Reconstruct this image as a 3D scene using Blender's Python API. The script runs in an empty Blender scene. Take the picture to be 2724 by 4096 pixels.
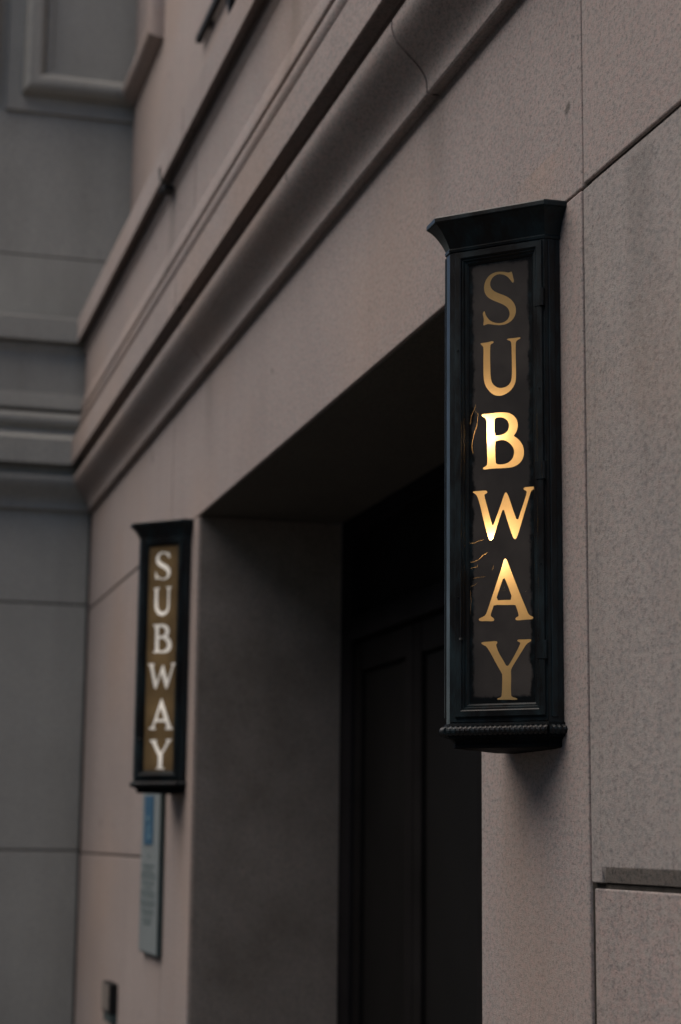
import bpy, bmesh, math, random
from mathutils import Vector, Matrix
random.seed(7)
SC = bpy.context.scene
COL = SC.collection
R = math.radians
S2 = math.sqrt(0.5)

# ------------------------------------------------------------------ helpers
class MB:
    """collects shapes and links them as ONE mesh object"""
    def __init__(self):
        self.v, self.f, self.m = [], [], []
    def add(self, verts, faces, mat=0):
        b = len(self.v)
        self.v += [tuple(p) for p in verts]
        self.f += [tuple(i + b for i in q) for q in faces]
        self.m += [mat] * len(faces)
    def box(self, x0, x1, y0, y1, z0, z1, mat=0):
        vs = [(x0, y0, z0), (x1, y0, z0), (x1, y1, z0), (x0, y1, z0),
              (x0, y0, z1), (x1, y0, z1), (x1, y1, z1), (x0, y1, z1)]
        self.add(vs, [(0, 3, 2, 1), (4, 5, 6, 7), (0, 1, 5, 4), (1, 2, 6, 5), (2, 3, 7, 6), (3, 0, 4, 7)], mat)
    def bbox(self, x0, x1, y0, y1, z0, z1, bev=0.004, mat=0, seg=2):
        bm = bmesh.new()
        bmesh.ops.create_cube(bm, size=1.0)
        for v in bm.verts:
            v.co = Vector(((x0 + x1) / 2 + v.co.x * (x1 - x0), (y0 + y1) / 2 + v.co.y * (y1 - y0), (z0 + z1) / 2 + v.co.z * (z1 - z0)))
        bmesh.ops.bevel(bm, geom=bm.edges[:], offset=bev, segments=seg, affect='EDGES', profile=0.5)
        bm.verts.ensure_lookup_table(); bm.verts.index_update()
        self.add([v.co for v in bm.verts], [[v.index for v in f.verts] for f in bm.faces], mat)
        bm.free()
    def prism(self, poly, axis, a, b, mat=0):
        """poly of 2-D points extruded along axis from a to b; axis 'x': (y,z), 'y': (x,z), 'z': (x,y)"""
        def P(p, t):
            return {'x': (t, p[0], p[1]), 'y': (p[0], t, p[1]), 'z': (p[0], p[1], t)}[axis]
        n = len(poly)
        vs = [P(p, a) for p in poly] + [P(p, b) for p in poly]
        fs = [tuple(range(n))[::-1], tuple(range(n, 2 * n))] + [(i, (i + 1) % n, n + (i + 1) % n, n + i) for i in range(n)]
        self.add(vs, fs, mat)
    def loft(self, rings, closed=True, caps=True, mat=0):
        n = len(rings[0]); vs = []; fs = []
        for r in rings: vs += list(r)
        for k in range(len(rings) - 1):
            for i in range(n if closed else n - 1):
                j = (i + 1) % n
                fs.append((k * n + i, k * n + j, (k + 1) * n + j, (k + 1) * n + i))
        if caps:
            fs.append(tuple(range(n))[::-1]); fs.append(tuple(range((len(rings) - 1) * n, len(rings) * n)))
        self.add(vs, fs, mat)
    def tube(self, pts, r, seg=10, mat=0):
        pts = [Vector(p) for p in pts]; rings = []
        for i, p in enumerate(pts):
            d = (pts[min(i + 1, len(pts) - 1)] - pts[max(i - 1, 0)]).normalized()
            a = d.orthogonal().normalized() if i == 0 else (a - d * a.dot(d)).normalized()
            b = d.cross(a)
            rings.append([p + (a * math.cos(t) + b * math.sin(t)) * (r[i] if isinstance(r, (list, tuple)) else r)
                          for t in [2 * math.pi * k / seg for k in range(seg)]])
        self.loft(rings, True, True, mat)
    def build(self, name, mats, parent=None, smooth=False, loc=None):
        me = bpy.data.meshes.new(name)
        me.from_pydata(self.v, [], self.f)
        for m in (mats if isinstance(mats, (list, tuple)) else [mats]): me.materials.append(m)
        me.polygons.foreach_set('material_index', self.m)
        bm = bmesh.new(); bm.from_mesh(me)
        bmesh.ops.recalc_face_normals(bm, faces=bm.faces[:])
        bm.to_mesh(me); bm.free()
        if smooth:
            me.polygons.foreach_set('use_smooth', [True] * len(me.polygons))
            try: me.set_sharp_from_angle(angle=R(21))
            except Exception: pass
        o = bpy.data.objects.new(name, me); COL.objects.link(o)
        if parent: o.parent = parent
        if loc: o.location = loc
        return o

def tag(o, label=None, cat=None, group=None, kind=None):
    if label: o['label'] = label
    if cat: o['category'] = cat
    if group: o['group'] = group
    if kind: o['kind'] = kind
    return o
def empty(name, loc=(0, 0, 0)):
    o = bpy.data.objects.new(name, None); COL.objects.link(o); o.location = loc; o.empty_display_size = 0.1
    return o

# ------------------------------------------------------------------ node helpers
class NT:
    def __init__(self, name):
        self.mat = bpy.data.materials.new(name); self.mat.use_nodes = True
        self.nt = self.mat.node_tree; self.N = self.nt.nodes; self.L = self.nt.links
        self.N.clear(); self.out = self.N.new('ShaderNodeOutputMaterial')
    def n(self, t, **kw):
        x = self.N.new('ShaderNode' + t)
        for k, v in kw.items(): setattr(x, k, v)
        return x
    def link(self, a, b): self.L.new(a, b)
    def pos(self, scale=(1, 1, 1), obj=False):
        src = self.n('TexCoord').outputs['Object'] if obj else self.n('NewGeometry').outputs['Position']
        m = self.n('Mapping'); m.inputs['Scale'].default_value = scale
        self.link(src, m.inputs['Vector']); return m.outputs['Vector']
    def noise(self, scale, detail=3, rough=0.55, vec=None, dist=0.0):
        t = self.n('TexNoise'); t.inputs['Scale'].default_value = scale; t.inputs['Detail'].default_value = detail
        t.inputs['Roughness'].default_value = rough; t.inputs['Distortion'].default_value = dist
        if vec is not None: self.link(vec, t.inputs['Vector'])
        return t.outputs['Fac']
    def ramp(self, fac, stops, interp='LINEAR'):
        r = self.n('ValToRGB'); r.color_ramp.interpolation = interp
        e = r.color_ramp.elements
        while len(e) < len(stops): e.new(0.5)
        for i, (p, c) in enumerate(stops):
            e[i].position = p; e[i].color = (c, c, c, 1) if isinstance(c, (int, float)) else (*c, 1)
        self.link(fac, r.inputs['Fac']); return r.outputs['Color']
    def mix(self, fac, a, b, mode='MIX'):
        m = self.n('MixRGB', blend_type=mode)
        for s, v in (('Fac', fac), ('Color1', a), ('Color2', b)):
            if hasattr(v, 'links'): self.link(v, m.inputs[s])
            elif s == 'Fac': m.inputs[s].default_value = v
            else: m.inputs[s].default_value = (*v, 1) if len(v) == 3 else v
        return m.outputs['Color']
    def math(self, op, a, b=None, c=None):
        m = self.n('Math', operation=op)
        for i, v in enumerate((a, b, c)):
            if v is None: continue
            if hasattr(v, 'links'): self.link(v, m.inputs[i])
            else: m.inputs[i].default_value = v
        return m.outputs[0]
    def bump(self, h, strength, dist):
        b = self.n('Bump'); b.inputs['Strength'].default_value = strength; b.inputs['Distance'].default_value = dist
        self.link(h, b.inputs['Height']); return b.outputs['Normal']
    def principled(self, col, rough=0.6, normal=None, spec=0.5, metal=0.0, coat=0.0):
        p = self.n('BsdfPrincipled')
        for s, v in (('Base Color', col), ('Roughness', rough)):
            if hasattr(v, 'links'): self.link(v, p.inputs[s])
            else: p.inputs[s].default_value = (*v, 1) if isinstance(v, tuple) else v
        p.inputs['Specular IOR Level'].default_value = spec; p.inputs['Metallic'].default_value = metal
        p.inputs['Coat Weight'].default_value = coat
        if normal is not None: self.link(normal, p.inputs['Normal'])
        self.link(p.outputs['BSDF'], self.out.inputs['Surface']); return p

def granite(name, pink, grey, dark, tone=1.0, stain=None, fine=1.0, sx=0.55, vary=0.45):
    t = NT(name); pos = t.pos((sx, 1, 1))
    big = t.noise(1.3, 4, 0.6, pos)
    mot = t.noise(52 * fine, 4, 0.66, pos)
    mot2 = t.noise(88 * fine, 4, 0.66, t.pos((sx, 1, 0.9)))
    fleck = t.noise(170 * fine, 3, 0.65, t.pos((sx, 1, 0.8)))
    streak = t.noise(5.0, 5, 0.6, t.pos((1, 1, 0.1)))
    grain = t.noise(380 * fine, 2, 0.6, pos)
    cool = tuple(g * k for g, k in zip(grey, (0.62, 0.66, 0.70)))
    c = t.mix(t.ramp(mot, [(0.38, 0.0), (0.64, 1.0)]), grey, pink)
    c = t.mix(t.math('MULTIPLY', t.ramp(mot2, [(0.46, 0.0), (0.64, 1.0)]), 0.75), c, cool)
    c = t.mix(t.math('MULTIPLY', t.ramp(fleck, [(0.53, 0.0), (0.68, 1.0)]), 0.70), c, dark)
    c = t.mix(t.math('MULTIPLY', t.ramp(grain, [(0.50, 0.0), (0.72, 1.0)]), 0.30), c, tuple(min(1, x * 1.4) for x in pink))
    c = t.mix(t.math('MULTIPLY', t.ramp(grain, [(0.30, 1.0), (0.46, 0.0)]), 0.30), c, tuple(x * 0.45 for x in grey))
    c = t.mix(1.0, c, t.ramp(big, [(0.25, 0.90), (0.75, 1.06)]), 'MULTIPLY')
    c = t.mix(0.5, c, t.ramp(streak, [(0.3, 0.86), (0.6, 1.0)]), 'MULTIPLY')
    rnd = t.n('NewGeometry').outputs['Random Per Island']
    c = t.mix(vary, c, t.ramp(rnd, [(0.0, (0.94, 0.945, 0.95)), (0.5, (1.0, 0.99, 0.975)), (1.0, (1.03, 1.035, 1.03))]), 'MULTIPLY')
    if stain: c = stain(t, c)
    if tone != 1.0: c = t.mix(1.0, c, (tone, tone, tone), 'MULTIPLY')
    h = t.math('ADD', t.math('MULTIPLY', fleck, 0.7), grain)
    t.principled(c, 0.85, t.bump(h, 0.45, 0.002), 0.22)
    return t.mat
# ------------------------------------------------------------------ light settings
SUN_AZ_D, SUN_EL_D, SUN_ANG, SUN_S, SUN_C = -167.0, 62.0, 76.0, 1.65, (1.0, 0.835, 0.69)
SKY_S, SKY_DUST, EXPO = 0.055, 1.0, 1.26
NEAR_W, FAR_W = 0.74, 0.13
OPP_H = 16
LETTERS = {
    'S': [[(0.1643,3.0493),(0.1667,3.0437),(0.1688,3.0334),(0.1715,3.0238),(0.1693,3.0195),(0.1663,3.0205),(0.1606,3.0288),(0.1530,3.0377),(0.1439,3.0436),(0.1330,3.0469),(0.1232,3.0466),(0.1146,3.0426),(0.1088,3.0357),(0.1060,3.0274),(0.1062,3.0199),(0.1102,3.0115),(0.1184,3.0037),(0.1321,2.9963),(0.1458,2.9901),(0.1579,2.9819),(0.1678,2.9719),(0.1738,2.9611),(0.1761,2.9505),(0.1755,2.9409),(0.1712,2.9301),(0.1621,2.9213),(0.1506,2.9163),(0.1378,2.9151),(0.1226,2.9170),(0.1089,2.9208),(0.0989,2.9230),(0.0927,2.9215),(0.0878,2.9204),(0.0866,2.9240),(0.0885,2.9324),(0.0876,2.9417),(0.0855,2.9495),(0.0861,2.9534),(0.0885,2.9571),(0.0910,2.9562),(0.0928,2.9485),(0.0983,2.9386),(0.1059,2.9301),(0.1166,2.9241),(0.1288,2.9211),(0.1409,2.9209),(0.1515,2.9255),(0.1576,2.9333),(0.1592,2.9425),(0.1562,2.9532),(0.1487,2.9622),(0.1366,2.9702),(0.1229,2.9769),(0.1092,2.9843),(0.0985,2.9924),(0.0915,3.0029),(0.0887,3.0145),(0.0900,3.0274),(0.0956,3.0396),(0.1048,3.0487),(0.1171,3.0533),(0.1324,3.0536),(0.1461,3.0508),(0.1561,3.0473),(0.1607,3.0478)]],
    'U': [[(0.0782,2.8762),(0.0981,2.8760),(0.1118,2.8777),(0.1155,2.8752),(0.1139,2.8717),(0.1078,2.8705),(0.1054,2.8656),(0.1052,2.8229),(0.1063,2.7859),(0.1093,2.7728),(0.1159,2.7635),(0.1265,2.7567),(0.1371,2.7549),(0.1491,2.7569),(0.1582,2.7629),(0.1633,2.7736),(0.1644,2.7932),(0.1640,2.8329),(0.1633,2.8641),(0.1612,2.8715),(0.1528,2.8748),(0.1504,2.8771),(0.1558,2.8787),(0.1739,2.8778),(0.1871,2.8781),(0.1874,2.8744),(0.1805,2.8719),(0.1753,2.8683),(0.1743,2.8542),(0.1747,2.8146),(0.1754,2.7779),(0.1732,2.7640),(0.1656,2.7508),(0.1536,2.7415),(0.1400,2.7363),(0.1264,2.7361),(0.1128,2.7412),(0.1007,2.7525),(0.0916,2.7663),(0.0871,2.7852),(0.0866,2.8251),(0.0873,2.8622),(0.0852,2.8682),(0.0803,2.8722)]],
    'B': [[(0.0814,2.6924),(0.0838,2.6949),(0.1005,2.6937),(0.1187,2.6946),(0.1368,2.6938),(0.1533,2.6910),(0.1667,2.6840),(0.1756,2.6735),(0.1794,2.6611),(0.1784,2.6487),(0.1739,2.6380),(0.1670,2.6317),(0.1768,2.6252),(0.1871,2.6144),(0.1936,2.6013),(0.1955,2.5887),(0.1934,2.5750),(0.1868,2.5646),(0.1749,2.5568),(0.1600,2.5532),(0.1391,2.5537),(0.1151,2.5553),(0.0970,2.5552),(0.0880,2.5547),(0.0843,2.5578),(0.0865,2.5604),(0.0940,2.5633),(0.0971,2.5686),(0.0965,2.5953),(0.0961,2.6374),(0.0956,2.6655),(0.0950,2.6768),(0.0908,2.6852),(0.0835,2.6888)],
          [(0.1162,2.6775),(0.1210,2.6820),(0.1322,2.6823),(0.1433,2.6786),(0.1523,2.6709),(0.1561,2.6607),(0.1546,2.6497),(0.1479,2.6412),(0.1365,2.6370),(0.1230,2.6364),(0.1163,2.6382)],
          [(0.1175,2.6212),(0.1229,2.6241),(0.1364,2.6250),(0.1499,2.6203),(0.1618,2.6099),(0.1686,2.5982),(0.1691,2.5870),(0.1646,2.5749),(0.1556,2.5669),(0.1421,2.5631),(0.1272,2.5639),(0.1206,2.5665),(0.1188,2.5722)]],
    'W': [[(0.0566,2.5004),(0.0590,2.5027),(0.0727,2.5024),(0.0893,2.5024),(0.0953,2.5005),(0.0968,2.4971),(0.0944,2.4945),(0.0893,2.4932),(0.0884,2.4886),(0.0967,2.4588),(0.1056,2.4277),(0.1106,2.4107),(0.1176,2.4268),(0.1297,2.4562),(0.1387,2.4803),(0.1433,2.4910),(0.1463,2.4935),(0.1501,2.4898),(0.1551,2.4776),(0.1653,2.4478),(0.1764,2.4173),(0.1860,2.4435),(0.1950,2.4674),(0.2016,2.4861),(0.2011,2.4922),(0.1937,2.4955),(0.1928,2.4989),(0.1967,2.5013),(0.2070,2.5013),(0.2211,2.5009),(0.2223,2.4975),(0.2187,2.4940),(0.2128,2.4906),(0.2083,2.4773),(0.1948,2.4373),(0.1797,2.3919),(0.1738,2.3781),(0.1702,2.3757),(0.1655,2.3787),(0.1591,2.3962),(0.1474,2.4300),(0.1395,2.4559),(0.1295,2.4313),(0.1190,2.4019),(0.1114,2.3804),(0.1060,2.3764),(0.1000,2.3806),(0.0935,2.4010),(0.0846,2.4348),(0.0756,2.4716),(0.0690,2.4902),(0.0636,2.4962)]],
    'A': [[(0.1433,2.3305),(0.1475,2.3275),(0.1527,2.3147),(0.1673,2.2784),(0.1831,2.2396),(0.1990,2.2037),(0.2032,2.1928),(0.2090,2.1877),(0.2157,2.1849),(0.2168,2.1819),(0.2133,2.1789),(0.1988,2.1790),(0.1754,2.1780),(0.1702,2.1799),(0.1696,2.1832),(0.1731,2.1862),(0.1784,2.1881),(0.1779,2.1941),(0.1713,2.2133),(0.1692,2.2161),(0.1433,2.2169),(0.1132,2.2191),(0.1101,2.2111),(0.1041,2.1951),(0.1053,2.1910),(0.1121,2.1866),(0.1142,2.1824),(0.1112,2.1790),(0.0928,2.1807),(0.0779,2.1807),(0.0725,2.1836),(0.0734,2.1879),(0.0809,2.1903),(0.0904,2.1944),(0.0959,2.2064),(0.1049,2.2304),(0.1199,2.2704),(0.1349,2.3103),(0.1395,2.3264)],
          [(0.1396,2.2877),(0.1495,2.2659),(0.1634,2.2285),(0.1404,2.2293),(0.1179,2.2297),(0.1288,2.2590)]],
    'Y': [[(0.0783,2.1272),(0.0813,2.1303),(0.0986,2.1304),(0.1193,2.1311),(0.1222,2.1280),(0.1208,2.1246),(0.1178,2.1215),(0.1251,2.1023),(0.1368,2.0844),(0.1473,2.0666),(0.1573,2.0796),(0.1706,2.1005),(0.1824,2.1214),(0.1815,2.1252),(0.1751,2.1276),(0.1743,2.1309),(0.1795,2.1322),(0.1955,2.1315),(0.2100,2.1317),(0.2112,2.1282),(0.2071,2.1251),(0.1984,2.1207),(0.1866,2.1038),(0.1719,2.0831),(0.1586,2.0635),(0.1572,2.0569),(0.1577,2.0476),(0.1568,1.9997),(0.1603,1.9953),(0.1713,1.9923),(0.1739,1.9899),(0.1713,1.9881),(0.1451,1.9894),(0.1231,1.9894),(0.1199,1.9914),(0.1231,1.9937),(0.1305,1.9956),(0.1331,2.0004),(0.1348,2.0483),(0.1322,2.0543),(0.1191,2.0757),(0.1044,2.1018),(0.0926,2.1193),(0.0852,2.1223)]],
}
CRACKS = [[(0.0671,2.7222),(0.0610,2.7073),(0.0533,2.6925),(0.0480,2.6718)],
    [(0.0610,2.7073),(0.0716,2.6962),(0.0701,2.6794),(0.0679,2.6655),(0.0624,2.6520),(0.0578,2.6355),(0.0547,2.6161),(0.0583,2.5961)],
    [(0.0467,2.3739),(0.0603,2.3735),(0.0694,2.3773),(0.0859,2.3808)],
    [(0.0511,2.3261),(0.0617,2.3287),(0.0723,2.3322),(0.0828,2.3411),(0.0957,2.3471)],
    [(0.0496,2.3116),(0.0602,2.3137),(0.0692,2.3145),(0.0695,2.3214)],
    [(0.0571,2.2864),(0.0691,2.2884),(0.0901,2.2899)],
    [(0.0510,2.2676),(0.0616,2.2697),(0.0691,2.2761)],
    [(0.0480,2.2581),(0.0480,2.2472),(0.0525,2.2332),(0.0510,2.2196),(0.0494,2.1992)],
    [(0.1302,2.2518),(0.1435,2.2527)],
    [(0.1400,2.2569),(0.1412,2.2615)],
    [(0.1963,2.2464),(0.2004,2.2478)],
    [(0.1081,2.3025),(0.1117,2.3132)]]
# ------------------------------------------------------------------ materials
PINK, GREY, DARK = (0.385, 0.312, 0.295), (0.345, 0.325, 0.310), (0.115, 0.108, 0.108)

def stain_facade(t, c):
    # dirt run below the small bracket on the frieze, wash marks under the sign brackets
    p = t.n('SeparateXYZ'); t.link(t.n('NewGeometry').outputs['Position'], p.inputs[0])
    wob = t.noise(9, 3, 0.6, t.pos((1, 1, 0.25)))
    def streak(x, half, z0, z1):
        dx = t.math('ABSOLUTE', t.math('ADD', t.math('SUBTRACT', p.outputs['X'], x), t.math('MULTIPLY', t.math('SUBTRACT', wob, 0.5), 0.25)))
        s = t.ramp(t.math('DIVIDE', dx, half), [(0.2, 1.0), (1.0, 0.0)])
        zr = t.n('MapRange'); zr.inputs['From Min'].default_value = z0; zr.inputs['From Max'].default_value = z1
        t.link(p.outputs['Z'], zr.inputs['Value'])
        return t.math('MULTIPLY', s, t.ramp(zr.outputs[0], [(0.0, 0.0), (0.5, 0.6), (0.97, 1.0), (1.0, 0.0)]))
    m = t.math('ADD', streak(-9.24, 0.16, 4.4, 5.0), streak(-6.6, 0.10, 4.3, 5.03))
    m = t.math('MINIMUM', t.math('ADD', t.math('ADD', m, streak(-9.06, 0.12, 1.4, 1.92)), t.math('MULTIPLY', t.math('ADD', t.math('ADD', streak(-5.12, 0.12, 3.35, 3.88), streak(-8.60, 0.14, 3.30, 3.88)), streak(-3.66, 0.10, 2.2, 3.19)), 0.6)), 1.0)
    c = t.mix(t.math('MULTIPLY', m, 0.45), c, (0.09, 0.085, 0.075))
    c = t.mix(t.math('MULTIPLY', streak(-4.42, 0.22, 1.15, 1.95), 0.34), c, (0.26, 0.165, 0.095))
    c = t.mix(t.math('MULTIPLY', streak(-4.26, 0.20, 3.14, 3.36), 0.14), c, (0.50, 0.30, 0.16))
    # warm mineral bloom, broad irregular patches
    wp = t.ramp(t.noise(0.9, 3, 0.5, t.pos((0.7, 1, 1.0))), [(0.48, 0.0), (0.66, 1.0)])
    c = t.mix(t.math('MULTIPLY', wp, 0.16), c, (0.42, 0.27, 0.17))
    # small pock marks
    pk = t.ramp(t.noise(7.5, 1, 0.4, t.pos((1, 1, 0.8))), [(0.775, 0.0), (0.79, 1.0)])
    return t.mix(t.math('MULTIPLY', pk, 0.7), c, (0.05, 0.047, 0.043))

M = {}
M['granite'] = granite('pink granite', PINK, GREY, DARK, 1.0, stain_facade)
M['granite_pale'] = granite('pale grey granite', (0.335, 0.300, 0.288), (0.335, 0.325, 0.312), (0.13, 0.122, 0.125), 1.0, stain_facade, 1.0)
M['granite_trim'] = granite('cornice granite', PINK, GREY, DARK, 0.94, stain_facade)
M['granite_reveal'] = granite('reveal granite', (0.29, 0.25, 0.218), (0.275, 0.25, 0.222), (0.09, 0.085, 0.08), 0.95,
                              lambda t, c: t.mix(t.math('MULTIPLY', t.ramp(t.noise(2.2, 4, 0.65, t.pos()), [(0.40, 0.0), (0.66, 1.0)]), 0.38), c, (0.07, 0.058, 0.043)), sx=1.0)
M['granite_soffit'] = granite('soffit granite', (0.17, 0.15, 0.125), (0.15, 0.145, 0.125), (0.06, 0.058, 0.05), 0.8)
M['granite_wing'] = granite('grey granite', (0.368, 0.363, 0.332), (0.356, 0.362, 0.336), (0.12, 0.12, 0.116), 1.0,
                            lambda t, c: t.mix(t.math('MULTIPLY', t.ramp(t.noise(1.6, 5, 0.65, t.pos((1, 1, 0.45))), [(0.45, 0.0), (0.7, 1.0)]), 0.22), c, (0.14, 0.135, 0.12)), sx=1.0, vary=0.0)
M['granite_stained'] = granite('stained granite', (0.21, 0.185, 0.165), (0.19, 0.18, 0.165), (0.05, 0.048, 0.045), 1.0)

def plain(name, col, rough=0.6, spec=0.4, var=0.25, scale=6, bump=0.0, coat=0.0, obj=True):
    t = NT(name); pos = t.pos(obj=obj)
    n1 = t.noise(scale, 4, 0.6, pos)
    c = t.mix(1.0, col, t.ramp(n1, [(0.3, 1 - var), (0.7, 1 + var)]), 'MULTIPLY')
    nr = t.bump(t.noise(scale * 12, 3, 0.6, pos), bump, 0.002) if bump else None
    t.principled(c, rough, nr, spec, 0.0, coat); return t.mat
M['mortar'] = plain('joint mortar', (0.045, 0.042, 0.038), 0.95, 0.1, 0.4, 20, obj=False)

def patina_glint(name, base, teal, amount, rough, spec=0.2):
    t = NT(name); pos = t.pos((1, 1, 0.35), obj=True)
    a = t.noise(14, 5, 0.65, pos); b = t.noise(70, 4, 0.65, pos)
    f = t.math('MULTIPLY', t.ramp(a, [(0.45, 0.0), (0.72, 1.0)]), amount)
    f = t.math('ADD', f, t.math('MULTIPLY', t.ramp(b, [(0.58, 0.0), (0.75, 1.0)]), amount * 0.6))
    c = t.mix(f, base, teal)  # teal mottle: patina, with blue sky highlights also imitated in the colour
    rg = t.ramp(a, [(0.3, rough - 0.08), (0.7, rough + 0.12)])
    t.principled(c, rg, t.bump(b, 0.35, 0.0015), spec); return t.mat
M['iron'] = patina_glint('black painted bronze', (0.0045, 0.0050, 0.0056), (0.012, 0.034, 0.043), 0.65, 0.37, 0.30)
M['iron_matte'] = patina_glint('matte black painted bronze', (0.0045, 0.0050, 0.0056), (0.010, 0.020, 0.025), 0.4, 0.62, 0.05)
M['dark_iron'] = patina_glint('dark painted iron', (0.008, 0.008, 0.0085), (0.016, 0.02, 0.022), 0.4, 0.55)
M['bounce_liner'] = plain('sign box enamel liner', (0.58, 0.52, 0.42), 0.7, 0.2, 0.1, 8)
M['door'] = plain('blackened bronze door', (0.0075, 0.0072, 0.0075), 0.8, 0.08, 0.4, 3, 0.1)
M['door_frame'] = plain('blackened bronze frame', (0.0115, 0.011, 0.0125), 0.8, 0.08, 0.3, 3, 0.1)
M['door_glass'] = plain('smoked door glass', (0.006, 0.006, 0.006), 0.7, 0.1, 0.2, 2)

def glass_mask():
    # paint on the back of the glass: an aged brownish field, dark uneven margins where the film has lifted
    t = NT('aged black sign glass')
    tc = t.n('TexCoord').outputs['UV']; sp = t.n('SeparateXYZ'); t.link(tc, sp.inputs[0])
    pos = t.pos(obj=True)
    w1 = t.math('MULTIPLY', t.math('SUBTRACT', t.noise(22, 4, 0.6, pos), 0.5), 0.026)
    w2 = t.math('MULTIPLY', t.math('SUBTRACT', t.noise(90, 3, 0.6, pos), 0.5), 0.012)
    wob = t.math('ADD', w1, w2)
    u = sp.outputs['X']; v = sp.outputs['Y']
    def edge(d): return t.ramp(t.math('DIVIDE', t.math('ADD', d, wob), 0.0065), [(0.0, 0.0), (1.0, 1.0)])
    m = t.math('MULTIPLY', edge(t.math('SUBTRACT', u, 0.056)), edge(t.math('SUBTRACT', 0.212, u)))
    m = t.math('MULTIPLY', m, edge(t.math('SUBTRACT', 3.076, v)))
    m = t.math('MULTIPLY', m, edge(t.math('SUBTRACT', v, 1.994)))
    field = t.mix(t.ramp(t.noise(9, 4, 0.6, pos), [(0.35, 0.0), (0.65, 1.0)]), (0.042, 0.039, 0.037), (0.060, 0.055, 0.051))
    field = t.mix(t.ramp(t.noise(4.2, 2, 0.5, t.pos((1, 1, 0.8), True)), [(0.42, 0.0), (0.6, 0.55)]), field, (0.018, 0.019, 0.020))
    marg = t.mix(t.ramp(t.noise(30, 4, 0.6, pos), [(0.5, 0.0), (0.75, 1.0)]), (0.004, 0.0055, 0.0065), (0.012, 0.024, 0.030))
    c = t.mix(m, marg, field)
    t.principled(c, 0.36, t.bump(t.noise(26, 3, 0.6, pos), 0.10, 0.002), 0.16); return t.mat
M['mask'] = glass_mask()

def lit_glass(name, trans, diff, wt, rough=0.35, var=0.15):
    t = NT(name); pos = t.pos(obj=True)
    n1 = t.noise(16, 4, 0.6, pos); k = t.ramp(n1, [(0.3, 1 - var), (0.7, 1.0)])
    tr = t.n('BsdfTranslucent'); t.link(t.mix(1.0, trans, k, 'MULTIPLY'), tr.inputs['Color'])
    p = t.n('BsdfPrincipled'); t.link(t.mix(1.0, diff, k, 'MULTIPLY'), p.inputs['Base Color'])
    p.inputs['Roughness'].default_value = rough; p.inputs['Specular IOR Level'].default_value = 0.25
    m = t.n('MixShader'); m.inputs[0].default_value = wt
    t.link(p.outputs['BSDF'], m.inputs[1]); t.link(tr.outputs['BSDF'], m.inputs[2])
    t.link(m.outputs['Shader'], t.out.inputs['Surface']); return t.mat
M['letter_gold'] = lit_glass('gold letter glass', (0.95, 0.73, 0.41), (0.50, 0.39, 0.19), 0.5)
M['crack_gold'] = lit_glass('cracked gold film', (0.22, 0.155, 0.07), (0.20, 0.15, 0.07), 0.5)
M['letter_white'] = lit_glass('white letter glass', (0.95, 0.93, 0.88), (0.80, 0.83, 0.84), 0.33, 0.35, 0.06)
M['panel_amber'] = lit_glass('amber sign glass', (0.095, 0.066, 0.032), (0.18, 0.128, 0.070), 0.5, 0.45, 0.25)
M['chrome'] = plain('worn metal screw', (0.55, 0.52, 0.48), 0.3, 0.6, 0.1)
M['chrome'].node_tree.nodes['Principled BSDF'].inputs['Metallic'].default_value = 1.0
M['plaque'] = plain('pale enamel plaque', (0.18, 0.215, 0.225), 0.5, 0.3, 0.06, 3)
M['plaque_edge'] = plain('dark plaque edge', (0.045, 0.065, 0.065), 0.6, 0.3, 0.2, 10)
M['plaque_blue'] = plain('blue enamel', (0.008, 0.075, 0.155), 0.45, 0.3, 0.08, 4)
M['plaque_text'] = plain('grey green lettering', (0.115, 0.155, 0.16), 0.6, 0.2, 0.1, 6)
M['plaque_icon'] = plain('pale blue lettering', (0.10, 0.20, 0.27), 0.6, 0.2, 0.1, 6)
M['pavement'] = granite('pavement concrete', (0.085, 0.08, 0.076), (0.085, 0.082, 0.079), (0.04, 0.04, 0.039), 0.8)
M['asphalt'] = plain('asphalt', (0.040, 0.040, 0.041), 0.9, 0.2, 0.3, 4, 0.4, obj=False)
M['kerb'] = granite('kerb granite', (0.25, 0.24, 0.23), (0.26, 0.25, 0.24), (0.1, 0.1, 0.1), 0.9)


M['blocker_stone'] = plain('dark sky blocker stone', (0.11, 0.105, 0.10), 0.9, 0.2, 0.2, 0.6)
M['blocker_glass'] = plain('dark sky blocker glass', (0.02, 0.022, 0.025), 0.15, 0.5, 0.1, 1)

# ------------------------------------------------------------------ ground
g = MB(); g.add([(-160, -160, -0.16), (160, -160, -0.16), (160, 160, -0.16), (-160, 160, -0.16)], [(0, 1, 2, 3)])
tag(g.build('ground', M['asphalt']), kind='structure')
g = MB(); g.box(-60, 60, -17, -5.2, -0.155, -0.14)
tag(g.build('road', M['asphalt']), kind='structure')
g = MB()
for i in range(-30, 30): g.bbox(i * 2.0 + 0.004, i * 2.0 + 1.996, -5.2, -4.92, -0.15, 0.0, 0.012)
tag(g.build('kerb', M['kerb']), kind='structure')
g = MB()
for i in range(-14, 4):
    for j in range(4): g.bbox(i * 1.5 + 0.004, i * 1.5 + 1.496, -4.912 + j * 1.228, -4.912 + (j + 1) * 1.228 - 0.008, -0.15, 0.0, 0.005)
tag(g.build('pavement', M['pavement']), kind='structure')

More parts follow.
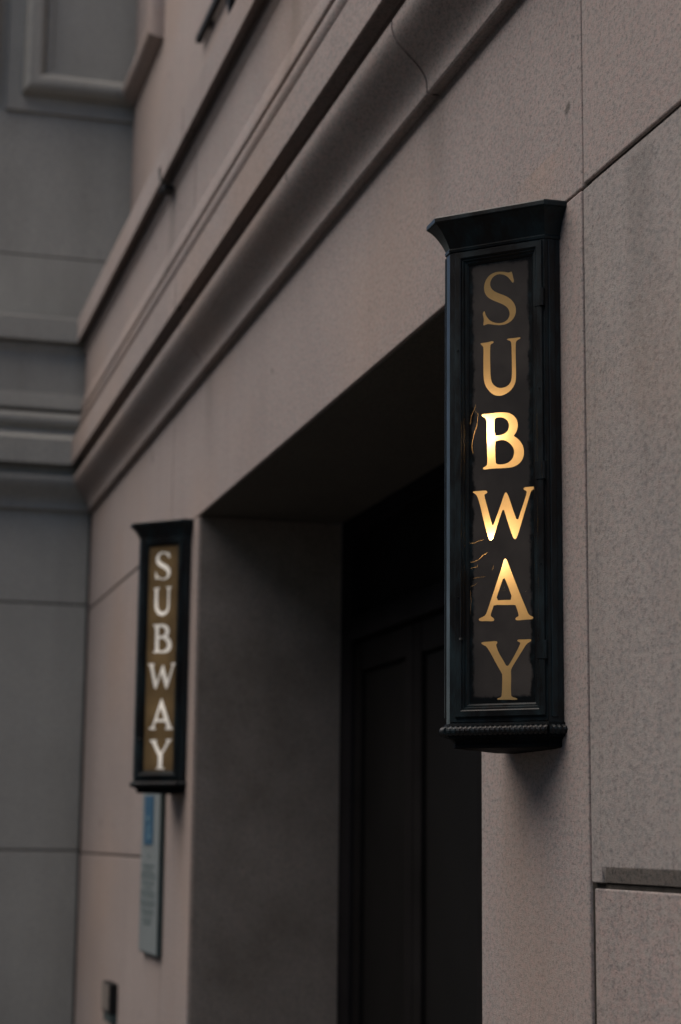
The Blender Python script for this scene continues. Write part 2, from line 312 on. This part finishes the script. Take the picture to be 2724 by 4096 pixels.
# added block, out of view behind the camera: cuts low sky, darkening cornice undersides
if OPP_H:
    ob = empty('added_sky_blocker', (-4, -19, 0))
    tag(ob, 'added unseen dark block across the street behind the camera, shutting out low sky', 'building')
    q = MB(); q.box(-34, 34, -14, 0, 0, OPP_H); q.box(-34.4, 34.4, -14.4, 0.4, OPP_H, OPP_H + 0.8); q.box(-34.2, 34.2, -14.2, 0.2, 4.4, 4.9)
    q.build('wall', M['blocker_stone'], ob)
    for lv in range(8):
        for k in range(-7, 8):
            x = k * 4.4; z = 1.0 + lv * 3.9 + (0.6 if lv else 0)
            if z + 2.6 > OPP_H: continue
            q = MB(); q.box(x - 0.95, x + 0.95, -0.02, 0.03, z, z + 2.3)
            fr = MB()
            for a0, a1, b0, b1 in ((-1.05, -0.95, -0.1, 2.4), (0.95, 1.05, -0.1, 2.4), (-0.95, 0.95, -0.1, 0.0), (-0.95, 0.95, 2.3, 2.4), (-0.03, 0.03, 0.0, 2.3)): fr.box(x + a0, x + a1, -0.01, 0.06, z + b0, z + b1)
            wn = fr.build('window', M['dark_iron'], ob); q.build('pane', M['blocker_glass'], wn)

# ------------------------------------------------------------------ the two walls
XC = -12.76           # inner corner
ZT = 3.874            # underside of the cornice
XL, XR = -8.80, -4.73 # doorway
ZL = 3.20             # lintel

fac = empty('granite_facade', (0, 0, 0))
tag(fac, 'pinkish granite facade with the dark doorway, lit warm, running along the right of the photo', 'building')
wing = empty('granite_wing', (0, 0, 0))
tag(wing, 'grey shaded granite wing turning the corner at the left edge of the photo', 'building')

w = MB(); D = 0.69
def blk(x0, x1, z0, z1, y=0.0, gx=0.009, gz=0.008, mat=0, d=D, bev=0.004):
    w.bbox(x0 + gx, x1 - gx, y, d, z0 + gz, z1 - gz, bev, mat)
XJ = -3.985
blk(XJ, 2.2, 0.0, 1.5625, 0.004)
# the stone over the lower joint has a rough cut-back margin along its bottom edge
w.bbox(XJ + 0.010, -3.918, -0.003, D, 1.567, ZL - 0.009, 0.003, 1)
w.prism([(0.0062, 1.568), (-0.003, 1.603), (-0.003, ZL - 0.009), (D, ZL - 0.009), (D, 1.568)], 'x', -3.9185, 2.2, 1)
blk(XJ, 2.2, ZL, ZT + 0.3, 0.0, 0.005, 0.008)
blk(XR, XJ, 0.0, ZL, 0.0, 0.009, 0.003)
blk(-9.56, XJ, ZL, ZT + 0.3, 0.001, 0.003, 0.003)
blk(-9.54, XL, 0.0, ZL, 0.0, 0.005, 0.003)
for z0, z1 in ((0.0, 1.56), (1.56, ZL)): blk(XC + 0.006, -9.54, z0, z1, 0.002 if z0 else 0.0, 0.005, 0.006)
blk(XC + 0.006, -9.56, ZL, ZT + 0.3, 0.0, 0.004, 0.006)
# flush outer faces of jamb blocks meet the opening exactly
wall = w.build('wall', [M['granite'], M['granite_pale']], fac)
# dirty margin: its own thin stone face 2 mm proud of the cut-back slope
s = MB(); s.loft([[(-3.914, 0.0036, 1.5688), (-3.888, -0.0048, 1.6012), (-3.888, 0.006, 1.6012), (-3.914, 0.012, 1.5688)], [(2.15, 0.0036, 1.5688), (2.15, -0.0048, 1.6012), (2.15, 0.006, 1.6012), (2.15, 0.012, 1.5688)]])
tag(s.build('cut_margin', M['granite_stained'], fac), label='dark rough strip cut along the bottom of a stone')

b = MB()
b.box(XC + 0.02, -9.0, 0.0085, 0.66, 0, ZT + 0.2); b.box(XR + 0.2, 2.15, 0.0085, 0.66, 0, ZT + 0.2); b.box(-9.0, XR + 0.2, 0.0085, 0.66, ZL + 0.2, ZT + 0.2)
b.build('joint_mortar', M['mortar'], fac)

# stone linings of the doorway: 3 mm proud of the jamb blocks inside, set back 12 mm from the front arris
l = MB(); l.bbox(XL - 0.05, XL + 0.003, 0.012, 0.72, 0, ZL - 0.004, 0.003); l.build('reveal', M['granite_reveal'], fac)
l = MB(); l.bbox(XR - 0.003, XR + 0.05, 0.012, 0.72, 0, ZL - 0.004, 0.003); l.build('reveal', M['granite_reveal'], fac)
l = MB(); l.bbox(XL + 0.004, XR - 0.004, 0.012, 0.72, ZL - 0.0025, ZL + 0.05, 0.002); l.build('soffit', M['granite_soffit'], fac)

# doors deep in the opening
yd = 0.725
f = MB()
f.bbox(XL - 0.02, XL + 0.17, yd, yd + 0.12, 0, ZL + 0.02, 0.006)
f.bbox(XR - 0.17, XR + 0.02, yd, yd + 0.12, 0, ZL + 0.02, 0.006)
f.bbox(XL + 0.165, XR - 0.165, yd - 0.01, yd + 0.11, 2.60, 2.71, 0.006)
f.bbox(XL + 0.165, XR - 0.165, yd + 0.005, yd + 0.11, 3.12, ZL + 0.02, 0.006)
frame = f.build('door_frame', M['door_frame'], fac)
tr = MB(); tr.box(XL + 0.165, XR - 0.165, yd + 0.05, yd + 0.07, 2.705, 3.125); tr.build('transom_glass', M['door_glass'], frame)
nd = 4; dw = (XR - XL - 0.33) / nd
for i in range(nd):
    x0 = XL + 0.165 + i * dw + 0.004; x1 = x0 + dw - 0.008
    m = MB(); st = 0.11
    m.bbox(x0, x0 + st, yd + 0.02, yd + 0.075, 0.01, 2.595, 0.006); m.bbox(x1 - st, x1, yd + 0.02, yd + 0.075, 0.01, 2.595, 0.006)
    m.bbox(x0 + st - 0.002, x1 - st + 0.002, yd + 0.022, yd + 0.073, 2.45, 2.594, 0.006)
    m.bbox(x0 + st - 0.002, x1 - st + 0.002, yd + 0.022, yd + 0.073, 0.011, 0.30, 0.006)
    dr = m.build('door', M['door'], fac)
    m = MB(); m.box(x0 + st - 0.004, x1 - st + 0.004, yd + 0.042, yd + 0.054, 0.29, 2.46); m.build('pane', M['door_glass'], dr)
    hx = x1 - 0.05 if i % 2 == 0 else x0 + 0.05
    m = MB(); m.tube([(hx, yd + 0.02, 0.66), (hx, yd - 0.02, 0.67), (hx, yd - 0.02, 0.88), (hx, yd + 0.02, 0.89)], 0.012, 10)
    m.build('handle', M['door'], dr, smooth=True)
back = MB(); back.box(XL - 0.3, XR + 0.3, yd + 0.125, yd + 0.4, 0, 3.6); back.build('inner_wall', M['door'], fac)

# ------------------------------------------------------------------ cornice, swept with mitres
PROF = [(-0.20, 3.874), (0.031, 3.874), (0.036, 3.880)]
for i in range(0, 19):
    t = i / 18; e = 0.037 + 0.112 * (t ** 3 * (t * (6 * t - 15) + 10)); PROF.append((e, 3.888 + 0.200 * t))
PROF += [(0.150, 4.093), (0.090, 4.102), (0.085, 4.222), (0.163, 4.222), (0.166, 4.168), (0.174, 4.167), (0.175, 4.169), (0.175, 4.341), (0.170, 4.347), (0.085, 4.395)]
for i in range(0, 11):
    a = R(-80 + 165 * i / 10); PROF.append((0.072 + 0.056 * math.cos(a), 4.486 + 0.058 * math.sin(a)))
PROF += [(0.060, 4.546), (0.020, 4.549), (0.020, 4.557), (0.108, 4.561), (0.111, 4.566), (0.111, 4.590), (0.094, 4.668), (0.090, 4.674),
         (0.090, 4.960), (0.093, 4.964), (0.104, 4.986), (0.108, 4.994), (0.106, 5.030), (0.098, 5.084), (0.149, 5.084), (0.152, 5.033), (0.159, 5.032), (0.160, 5.034), (0.160, 5.196), (0.155, 5.202), (-0.20, 5.285)]
def sweep(mb, a, b, ma, mbv):
    """straight run of the profile from plan point a to b; ma, mbv = offset vectors per unit e at each end"""
    r0 = [(a[0] + ma[0] * e, a[1] + ma[1] * e, z) for e, z in PROF]
    r1 = [(b[0] + mbv[0] * e, b[1] + mbv[1] * e, z) for e, z in PROF]
    mb.loft([r0, r1], True, True)
c = MB(); nA = (0, -1); mit = (1, -1); g2 = 0.0065
cuts = [XC, -8.62, -5.09, -1.6, 2.2]
for k in range(4):
    sweep(c, (cuts[k] + (g2 if k else 0.001), 0), (cuts[k + 1] - g2, 0), mit if k == 0 else nA, nA)
c.build('cornice', M['granite_trim'], fac, smooth=True)
c = MB()
bp = [(e - 0.016, z) for e, z in PROF[1:-1]]; bp = [(-0.19, 3.90)] + bp + [(-0.19, 5.25)]
for k in (1, 2, 3): c.prism([(-e, z) for e, z in bp], 'x', cuts[k] - 0.0063, cuts[k] + 0.0063)
c.build('cornice_joint', M['mortar'], fac)
PW = 1.15             # how far the wing stands forward of the facade
c = MB()
sweep(c, (XC, -0.001), (XC, -PW), mit, (1, -1))
sweep(c, (XC, -PW), (XC - 6, -PW), (1, -1), (0, -1))
c.build('cornice', M['granite_wing'], wing, smooth=True)

# upper walls, set back above the cornice
SB = 0.24
u = MB(); u.box(XC - SB + 0.002, 2.2, SB, 1.2, 5.15, 11.0); u.build('upper_wall', M['granite'], fac)

# wing wall courses
w = MB()
for z0, z1 in ((0, 1.575), (1.575, ZL + 0.03), (ZL + 0.03, ZT + 0.3)):
    w.bbox(XC - 2.4, XC, -PW, -0.012, z0 + 0.006, z1 - 0.006, 0.004)
    w.bbox(XC - 6, XC - 2.408, -PW, 3.0, z0 + 0.006, z1 - 0.006, 0.004)
w.build('wall', M['granite_wing'], wing)
b = MB(); b.box(XC - 5.9, XC - 0.010, -PW + 0.04, 2.9, 0, ZT + 0.2); b.build('joint_mortar', M['mortar'], wing)
u = MB()
u.bbox(XC - 6, XC - SB, -PW + SB, 3.0, 5.15, 5.752, 0.004); u.bbox(XC - 6, XC - SB - 0.004, -PW + SB, 3.0, 5.762, 11.0, 0.004)
u.build('upper_wall', M['granite_wing'], wing)

# panelled surround wrapping the inner corner of the upper walls
XU = XC - SB
sl = MB(); sl.bbox(XU - 0.03, XU + 0.022, -0.690, SB - 0.0, 6.83, 11.0, 0.004)
sl.bbox(XU - 0.03, XU + 0.022, -PW + SB - 0.02, -0.745, 6.86, 11.0, 0.004)
sl.build('raised_panel', M['granite_wing'], wing)
RO = []   # convex roll with a small inner fillet: (across, out)
for i in range(0, 13):
    a = math.pi * i / 12; RO.append((-0.080 * math.cos(a), 0.105 * math.sin(a) ** 0.8))
RO += [(0.086, 0.020), (0.13, 0.020), (0.134, 0.0)]
def roll(name, path, normals, inner, mat, parent):
    """path nodes in plan+z; normals = wall normal (may be mitred); inner = direction towards the panel centre"""
    mb = MB(); rings = []
    for p, nv, iv in zip(path, normals, inner):
        p, nv, iv = Vector(p), Vector(nv), Vector(iv)
        rings.append([p + iv * a + nv * o for a, o in [(RO[0][0], -0.02)] + RO + [(RO[-1][0], -0.02)]])
    mb.loft(rings, True, True); return mb.build(name, mat, parent, smooth=True)
zb = 7.03; yl = -0.50; xr = -11.80; X0 = XU + 0.022
roll('panel_moulding', [(X0, yl, 11.0), (X0, yl, zb), (X0, SB, zb)],
     [(1, 0, 0), (1, 0, 0), (1, -1, 0)], [(0, 1, 0), (0, 1, 1), (0, 0, 1)], M['granite_wing'], wing)
roll('panel_moulding', [(X0 + 0.001, SB, zb), (xr, SB, zb), (xr, SB, 11.0)],
     [(1, -1, 0), (0, -1, 0), (0, -1, 0)], [(0, 0, 1), (-1, 0, 1), (-1, 0, 0)], M['granite'], fac)
roll('panel_moulding', [(X0, -PW + SB, 7.06), (X0, -0.83, 7.06), (X0, -0.83, 11.0)],
     [(1, 0, 0), (1, 0, 0), (1, 0, 0)], [(0, 0, 1), (0, -1, 1), (0, -1, 0)], M['granite_wing'], wing)

# ------------------------------------------------------------------ illuminated signs
CX, HW, NW, RA, NB = -4.3305, 0.1975, 0.0145, 0.040, 0.223   # plan: half widths, return depth, nose depth
def plan(d, z, sgn=0.41421):
    h = HW + d; n = NW + 0.41421 * d; a = RA + 0.41421 * d; nb = NB + d
    return [(h, 0.0, z), (h, -a, z), (n, -nb, z), (-n, -nb, z), (-h, -a, z), (-h, 0.0, z)]
FACES = [((NW, -NB), (S2, S2), (S2, -S2)), ((-HW, -RA), (S2, -S2), (-S2, -S2))]   # origin, along, outward
FL = (HW - NW) / S2
def fpt(fc, u, v, d):
    o, a, n = FACES[fc]
    return (o[0] + a[0] * u + n[0] * d, o[1] + a[1] * u + n[1] * d, v)

def chaikin(p):
    q = []
    for i in range(len(p)):
        a, b2 = p[i], p[(i + 1) % len(p)]
        q.append((a[0] * .75 + b2[0] * .25, a[1] * .75 + b2[1] * .25)); q.append((a[0] * .25 + b2[0] * .75, a[1] * .25 + b2[1] * .75))
    return q
def ribbon(pts, w0):
    L_, R_ = [], []
    for i, p in enumerate(pts):
        a = pts[max(i - 1, 0)]; b2 = pts[min(i + 1, len(pts) - 1)]
        dx, dy = b2[0] - a[0], b2[1] - a[1]; l = math.hypot(dx, dy) or 1
        k = w0 * (0.45 if i in (0, len(pts) - 1) else 1.0) * 0.5
        L_.append((p[0] - dy / l * k, p[1] + dx / l * k)); R_.append((p[0] + dy / l * k, p[1] - dx / l * k))
    return L_ + R_[::-1]
LET = {k: [chaikin(q) for q in v] for k, v in LETTERS.items()}
CRK = [ribbon([(max(p[0], 0.0505) + (0.003 if (i == 1 and j == 0) else 0), p[1] - (0.003 if (i == 1 and j == 0) else 0)) for j, p in enumerate(q)], 0.0007) for i, q in enumerate(CRACKS)]

def filled(name, loops, fc, depth, mat, parent):
    """flat glass piece with even-odd holes, laid on face fc of the sign"""
    cu = bpy.data.curves.new(name, 'CURVE'); cu.dimensions = '2D'; cu.fill_mode = 'BOTH'
    for lp in loops:
        s_ = cu.splines.new('POLY'); s_.points.add(len(lp) - 1); s_.use_cyclic_u = True
        for p, q in zip(s_.points, lp): p.co = (q[0], q[1], 0, 1)
    tmp = bpy.data.objects.new(name, cu); COL.objects.link(tmp)
    dg = bpy.context.evaluated_depsgraph_get(); dg.update()
    src = bpy.data.meshes.new_from_object(tmp.evaluated_get(dg))
    me = bpy.data.meshes.new(name)
    vs = [v.co.copy() for v in src.vertices]; fs = [tuple(p.vertices) for p in src.polygons]
    me.from_pydata([fpt(fc, v.x, v.y, depth) for v in vs], [], fs)
    uv = me.uv_layers.new(name='face')
    for lo in me.loops: uv.data[lo.index].uv = (vs[lo.vertex_index].x, vs[lo.vertex_index].y)
    me.materials.append(mat)
    bpy.data.objects.remove(tmp); bpy.data.curves.remove(cu); bpy.data.meshes.remove(src)
    o = bpy.data.objects.new(name, me); COL.objects.link(o); o.parent = parent; return o

def make_sign(loc, lit):
    root = empty('subway_sign', loc)
    iron = M['iron']
    # housing: returns, nose strip, top and bottom plates, back plate
    h = MB()
    for sx in (1, -1):
        h.box(min(sx * HW, sx * (HW - 0.010)), max(sx * HW, sx * (HW - 0.010)), -RA, -0.002, 1.93, 3.128)
        # flat hinge stile on the return
        h.bbox(min(sx * (HW + 0.004), sx * (HW - 0.002)), max(sx * (HW + 0.004), sx * (HW - 0.002)), -RA + 0.008, -0.016, 1.945, 3.115, 0.002)
    h.bbox(-NW, NW, -NB, -NB + 0.012, 1.93, 3.128, 0.002)
    for z0, z1 in ((1.925, 1.937), (3.118, 3.130)): h.prism([p[:2] for p in plan(-0.001, 0)], 'z', z0, z1)
    h.box(-HW + 0.012, HW - 0.012, -0.006, -0.002, 1.937, 3.118)
    h.build('housing', iron, root)
    h = MB(); h.box(-HW + 0.013, HW - 0.013, -0.012, -0.007, 1.939, 3.116); h.build('bounce_liner', M['bounce_liner'], root)  # unseen pale panel added to bounce bulb light onto the letters
    # crown cap
    prof = [(-0.012, 3.118), (0.003, 3.118), (0.004, 3.124), (0.002, 3.127)]
    for i in range(9):
        a = R(90 * i / 8); prof.append((0.002 + 0.0415 * (0.3 * (1 - math.cos(a)) + 0.7 * i / 8), 3.128 + 0.058 * (0.3 * math.sin(a) + 0.7 * i / 8)))
    prof += [(0.0465, 3.187), (0.0475, 3.189), (0.0475, 3.198), (0.045, 3.202), (0.0, 3.210), (-0.10, 3.213)]
    cp = MB(); cp.loft([plan(d, z) for d, z in prof], True, True); cp.build('cap', iron, root, smooth=True)
    # base: corbelled moulding with a twisted rope bead, then a shallow underside running back to the wall
    prof = [(-0.012, 1.936), (0.003, 1.934), (0.005, 1.929), (0.005, 1.905), (0.003, 1.902)]
    for i in range(7):
        a = R(90 * i / 6); prof.append((0.003 - 0.020 * math.sin(a), 1.901 - 0.013 * (1 - math.cos(a))))
    prof += [(-0.018, 1.886), (-0.016, 1.885), (-0.016, 1.878), (-0.020, 1.8755), (-0.06, 1.8735), (-0.16, 1.873)]
    bs = MB(); bs.loft([plan(d, z) for d, z in prof][::-1], True, True); base = bs.build('base', M['iron_matte'], root, smooth=True)
    path = plan(0.0065, 1.9165); rp = MB()
    for k in range(5):
        a, b2 = Vector(path[k]), Vector(path[k + 1]); ln = (b2 - a).length; ns = max(4, int(ln / 0.0025))
        t_ = (b2 - a).normalized(); nx = Vector((t_.y, -t_.x, 0)) if True else None
        if nx.dot(Vector((a.x + b2.x, a.y + b2.y - 0.0001, 0)) / 2) < 0: nx = -nx
        rings = []
        for i in range(ns + 1):
            s_ = i / ns * ln; p = a + t_ * s_
            rings.append([p + (nx * math.cos(q) + Vector((0, 0, 1)) * math.sin(q)) * (0.0108 + 0.0013 * math.cos(2 * q - s_ / 0.0100 * 4.8))
                          for q in [2 * math.pi * j / 14 for j in range(14)]])
        rp.loft(rings, True, True)
    rp.build('rope_bead', iron, base, smooth=True)
    # the two glazed doors at 45 degrees
    for fc in (0, 1):
        sgn = 0.016
        O = (sgn, FL - 0.006, 1.949, 3.113) if fc == 0 else (0.006, FL - 0.004, 1.949, 3.113)
        steps = [(0.0, -0.016), (0.0, 0.0055), (0.0015, 0.0070), (0.0145, 0.0070), (0.0165, 0.0055), (0.0185, 0.0015), (0.0215, 0.0015), (0.0245, -0.0040), (0.0275, -0.0040), (0.032, -0.0090), (0.032, -0.016)]
        d_ = MB(); rings = []
        for ins, dep in steps:
            u0, u1, v0, v1 = O[0] + ins, O[1] - ins, O[2] + ins, O[3] - ins
            rings.append([fpt(fc, u0, v0, dep), fpt(fc, u1, v0, dep), fpt(fc, u1, v1, dep), fpt(fc, u0, v1, dep)])
        d_.loft(rings + [rings[0]], True, False)
        # flat stiles of the box that carry the door, 4 mm behind its face
        for u0, u1 in ((0.0005, O[0] + 0.004), (O[1] - 0.004, FL - 0.0005)):
            q = [fpt(fc, u0, 0, 0.0008), fpt(fc, u1, 0, 0.0008), fpt(fc, u1, 0, -0.012), fpt(fc, u0, 0, -0.012)]
            d_.prism([p[:2] for p in q], 'z', 1.938, 3.117)
        for v0, v1 in ((1.9375, O[2] + 0.004), (O[3] - 0.004, 3.1175)):
            q = [fpt(fc, O[0] + 0.004, 0, 0.0004), fpt(fc, O[1] - 0.004, 0, 0.0004), fpt(fc, O[1] - 0.004, 0, -0.0115), fpt(fc, O[0] + 0.004, 0, -0.0115)]
            d_.prism([p[:2] for p in q], 'z', v0, v1)
        door = d_.build('door_frame', iron, root)
        for zc in (2.967, 2.536, 2.104):
            hg = MB(); ue = O[1] if fc == 0 else O[0]; q = 1 if fc == 0 else -1
            hg.tube([fpt(fc, ue + 0.001 * q, zc - 0.022, 0.008), fpt(fc, ue + 0.001 * q, zc + 0.022, 0.008)], 0.0052, 10)
            for s0, s1 in ((-0.020, -0.001), (0.001, 0.007)):
                uu = [fpt(fc, ue + s0 * q, 0, 0.0085), fpt(fc, ue + s1 * q, 0, 0.0085), fpt(fc, ue + s1 * q, 0, 0.0020), fpt(fc, ue + s0 * q, 0, 0.0020)]
                hg.prism([p[:2] for p in uu], 'z', zc - 0.021, zc + 0.021)
            hg.build('hinge', iron, door)
        kn = MB(); uk = 0.032 if fc == 0 else FL - 0.032
        kn.tube([fpt(fc, uk, 2.138, 0.004), fpt(fc, uk, 2.138, 0.0105)], [0.0035, 0.0028], 10); kn.build('screw', M['chrome'], door, smooth=True)
        for us, zs in ((O[0] + 0.0085, 2.86), (O[0] + 0.0085, 2.24), (O[1] - 0.0085, 2.74), (O[1] - 0.0085, 2.31)):
            kn = MB(); kn.tube([fpt(fc, us, zs, 0.005), fpt(fc, us, zs, 0.0088)], [0.0036, 0.0024], 8); kn.build('screw', iron, door, smooth=True)
        # glass: letters are clear windows in a painted sheet
        lp = [[(O[0] + 0.031, O[2] + 0.031), (O[1] - 0.031, O[2] + 0.031), (O[1] - 0.031, O[3] - 0.031), (O[0] + 0.031, O[3] - 0.031)]]
        for k in 'SUBWAY': lp += LET[k]
        if lit == 'gold': lp += CRK
        panel = filled('glass_panel', lp, fc, -0.0105, M['mask'] if lit == 'gold' else M['panel_amber'], root)
        for k in 'SUBWAY':
            filled('letter', LET[k], fc, -0.0107, M['letter_gold'] if lit == 'gold' else M['letter_white'], panel)
        if lit == 'gold':
            tag(filled('crack', CRK, fc, -0.0107, M['crack_gold'], panel), label='thin cracks in the paint film glowing gold')
    return root

near = make_sign((CX, 0, 0), 'gold')
tag(near, 'nearest and largest sign, black with glowing gold SUBWAY letters, on the right door jamb', 'sign', 'projecting SUBWAY signs either side of the doorway')
far = make_sign((CX - 4.83, 0, 0), 'white')
tag(far, 'smaller looking far sign with white SUBWAY letters on amber glass, above the pale plaque', 'sign', 'projecting SUBWAY signs either side of the doorway')

def bulb(parent, u, v, d, power, col, rad=0.012):
    ld = bpy.data.lights.new('bulb', 'POINT'); ld.energy = power; ld.color = col; ld.shadow_soft_size = rad
    o = bpy.data.objects.new('bulb', ld); COL.objects.link(o); o.parent = parent; o.location = fpt(0, u, v, d)
BP = 1.0
bulb(near, 0.086, 2.648, -0.036, NEAR_W, (1.0, 0.69, 0.40))
bulb(near, 0.106, 2.357, -0.036, NEAR_W, (1.0, 0.69, 0.40))
for zz in (2.98, 2.76, 2.52, 2.28, 2.06): bulb(far, 0.125, zz, -0.10, FAR_W, (1.0, 0.93, 0.85))

# ------------------------------------------------------------------ plaque beside the doorway
pl = empty('information_plaque', (-9.777, 0, 1.08))
tag(pl, 'tall narrow pale plaque with a blue header panel, below the far sign', 'plaque')
pw = 0.273
q = MB(); q.bbox(-pw, pw, -0.030, -0.004, 0, 0.86, 0.003); q.build('board', M['plaque'], pl)
q = MB(); q.box(pw + 0.0005, pw + 0.006, -0.028, -0.004, 0.004, 0.856); q.box(-pw, pw, -0.026, -0.004, -0.006, -0.0005)
q.build('edge_trim', M['plaque_edge'], pl)  # darker strips along the right side and bottom of the board
q = MB(); q.box(-0.166, 0.096, -0.0345, -0.0295, 0.548, 0.797); hd = q.build('header_panel', M['plaque_blue'], pl)
rnd = random.Random(5)
q = MB()
for (x, z, s_) in ((-0.035, 0.665, 0.05), (-0.02, 0.615, 0.045), (0.0, 0.575, 0.06)):
    for k in range(3):
        xx = x - s_ + k * s_ * 0.75; q.box(xx, xx + s_ * 0.5, -0.0365, -0.034, z, z + 0.028 + 0.008 * (k % 2))
q.build('icon', M['plaque_icon'], hd)
q = MB()
rows = [(0.490, 0.03, 0.016), (0.440, 0.17, 0.013), (0.420, 0.14, 0.010), (0.398, 0.22, 0.013), (0.378, 0.24, 0.010), (0.352, 0.17, 0.014), (0.328, 0.13, 0.010),
        (0.304, 0.22, 0.013), (0.284, 0.21, 0.010), (0.258, 0.235, 0.013), (0.238, 0.22, 0.010), (0.212, 0.20, 0.013), (0.192, 0.17, 0.010), (0.166, 0.15, 0.013), (0.146, 0.11, 0.010)]
for z, half, hgt in rows:
    x = -half - 0.02
    while x < half - 0.02:
        l_ = rnd.uniform(0.012, 0.03); q.box(x, min(x + l_, half - 0.02), -0.0318, -0.0295, z - hgt / 2, z + hgt / 2 * rnd.uniform(0.7, 1.0)); x += l_ + rnd.choice((0.004, 0.004, 0.012))
q.build('lettering', M['plaque_text'], pl)

# ------------------------------------------------------------------ small fittings
vb = empty('wall_box', (-11.06, 0, 0.65))
tag(vb, 'small dark metal box fixed low on the wall at the bottom left', 'box')
q = MB(); q.bbox(-0.15, 0.15, -0.045, 0.004, 0.02, 0.19, 0.006); q.build('body', M['dark_iron'], vb)
q = MB(); q.bbox(-0.135, 0.12, -0.050, -0.044, 0.035, 0.18, 0.002); q.build('cover', M['granite_stained'], vb)
q = MB(); q.bbox(-0.12, 0.145, -0.040, 0.004, -0.03, 0.0195, 0.004); q.build('bracket', M['plaque_edge'], vb)

br = empty('wire_bracket', (-9.22, -0.09, 4.985))
tag(br, 'small black clamp on the cornice frieze holding a thin rod', 'bracket')
q = MB(); q.bbox(-0.05, 0.05, -0.066, 0.004, -0.016, 0.010, 0.005); q.bbox(-0.018, 0.018, -0.045, 0.0, 0.009, 0.020, 0.004)
q.tube([(-0.02, -0.04, 0.0), (-0.02, -0.075, 0.0)], 0.012, 10); q.build('clamp', M['dark_iron'], br)
q = MB(); q.tube([(0.0, -0.045, 0.03), (-0.01, -0.075, 0.055), (-0.03, -0.078, 0.11), (-0.03, -0.055, 0.16)], 0.0055, 8); q.build('rod', M['plaque_edge'], br, smooth=True)

rl = empty('dark_bar', (-9.4, SB, 6.30))
tag(rl, 'dark horizontal bar on the upper wall at the top of the photo', 'rail')
q = MB(); q.bbox(-0.86, 3.2, -0.050, -0.012, -0.022, 0.022, 0.004); q.build('bar', M['dark_iron'], rl)  # thin dark horizontal strip standing off the upper wall
for x in (-0.6, 0.9, 2.4):
    q = MB(); q.bbox(x - 0.03, x + 0.03, -0.0125, 0.003, -0.03, 0.03, 0.003); q.build('standoff', M['dark_iron'], rl)
hk = empty('hanging_bracket', (-9.38, SB, 6.19))
tag(hk, 'short dark pointed bracket below the dark bar at the top edge', 'bracket')
q = MB(); q.loft([[(-0.06, -0.05, 0.06), (0.06, -0.05, 0.06), (0.06, 0.003, 0.06), (-0.06, 0.003, 0.06)], [(-0.035, -0.04, -0.02), (0.03, -0.04, -0.02), (0.03, 0.003, -0.02), (-0.035, 0.003, -0.02)], [(-0.01, -0.03, -0.12), (0.015, -0.03, -0.12), (0.015, 0.003, -0.12), (-0.01, 0.003, -0.12)]])
q.build('arm', M['dark_iron'], hk)
q = MB(); q.bbox(-0.07, 0.07, -0.055, 0.003, 0.0605, 0.072, 0.003); q.build('plate', M['dark_iron'], hk)

# ------------------------------------------------------------------ camera
cam = bpy.data.cameras.new('camera'); co = bpy.data.objects.new('camera', cam); COL.objects.link(co)
FP, YAW, PIT, ROL = 7489.7, -1.30640313, 0.17451074, 0.01070955
fw = Vector((math.sin(YAW) * math.cos(PIT), math.cos(YAW) * math.cos(PIT), math.sin(PIT)))
rt = Vector((math.cos(YAW), -math.sin(YAW), 0)); up = rt.cross(fw)
r2 = rt * math.cos(ROL) + up * math.sin(ROL); u2 = -rt * math.sin(ROL) + up * math.cos(ROL)
mx = Matrix((r2, u2, -fw)).transposed().to_4x4(); mx.translation = Vector((0, -1.67121, 1.65))
co.matrix_world = mx
cam.sensor_fit = 'VERTICAL'; cam.sensor_height = 36.0; cam.lens = 36.0 * FP / 4096
cam.clip_start = 0.05; cam.clip_end = 2000
cam.dof.use_dof = True; cam.dof.focus_distance = 4.52; cam.dof.aperture_fstop = 2.6; cam.dof.aperture_blades = 7
SC.camera = co

# ------------------------------------------------------------------ light
SUN_AZ = R(SUN_AZ_D)      # measured from +Y towards +X, direction the light comes FROM
SUN_EL = R(SUN_EL_D)
wd = bpy.data.worlds.new('World'); SC.world = wd; wd.use_nodes = True
nt = wd.node_tree; bg = nt.nodes['Background']
sky = nt.nodes.new('ShaderNodeTexSky'); sky.sky_type = 'NISHITA'; sky.sun_disc = False
sky.sun_elevation = SUN_EL; sky.sun_rotation = SUN_AZ
sky.air_density = 1.0; sky.dust_density = SKY_DUST; sky.ozone_density = 1.0
nt.links.new(sky.outputs['Color'], bg.inputs['Color']); bg.inputs['Strength'].default_value = SKY_S
sl = bpy.data.lights.new('sun', 'SUN'); sl.energy = SUN_S; sl.angle = R(SUN_ANG); sl.color = SUN_C
so = bpy.data.objects.new('sun', sl); COL.objects.link(so)
d = Vector((math.sin(SUN_AZ) * math.cos(SUN_EL), math.cos(SUN_AZ) * math.cos(SUN_EL), math.sin(SUN_EL)))
so.rotation_euler = d.to_track_quat('Z', 'Y').to_euler(); so.location = (0, -6, 8)

SC.view_settings.view_transform = 'Standard'; SC.view_settings.look = 'None'
SC.view_settings.exposure = EXPO; SC.view_settings.gamma = 1.0
SC.cycles.use_denoising = True
SC.cycles.max_bounces = 8; SC.cycles.diffuse_bounces = 3; SC.cycles.transmission_bounces = 6
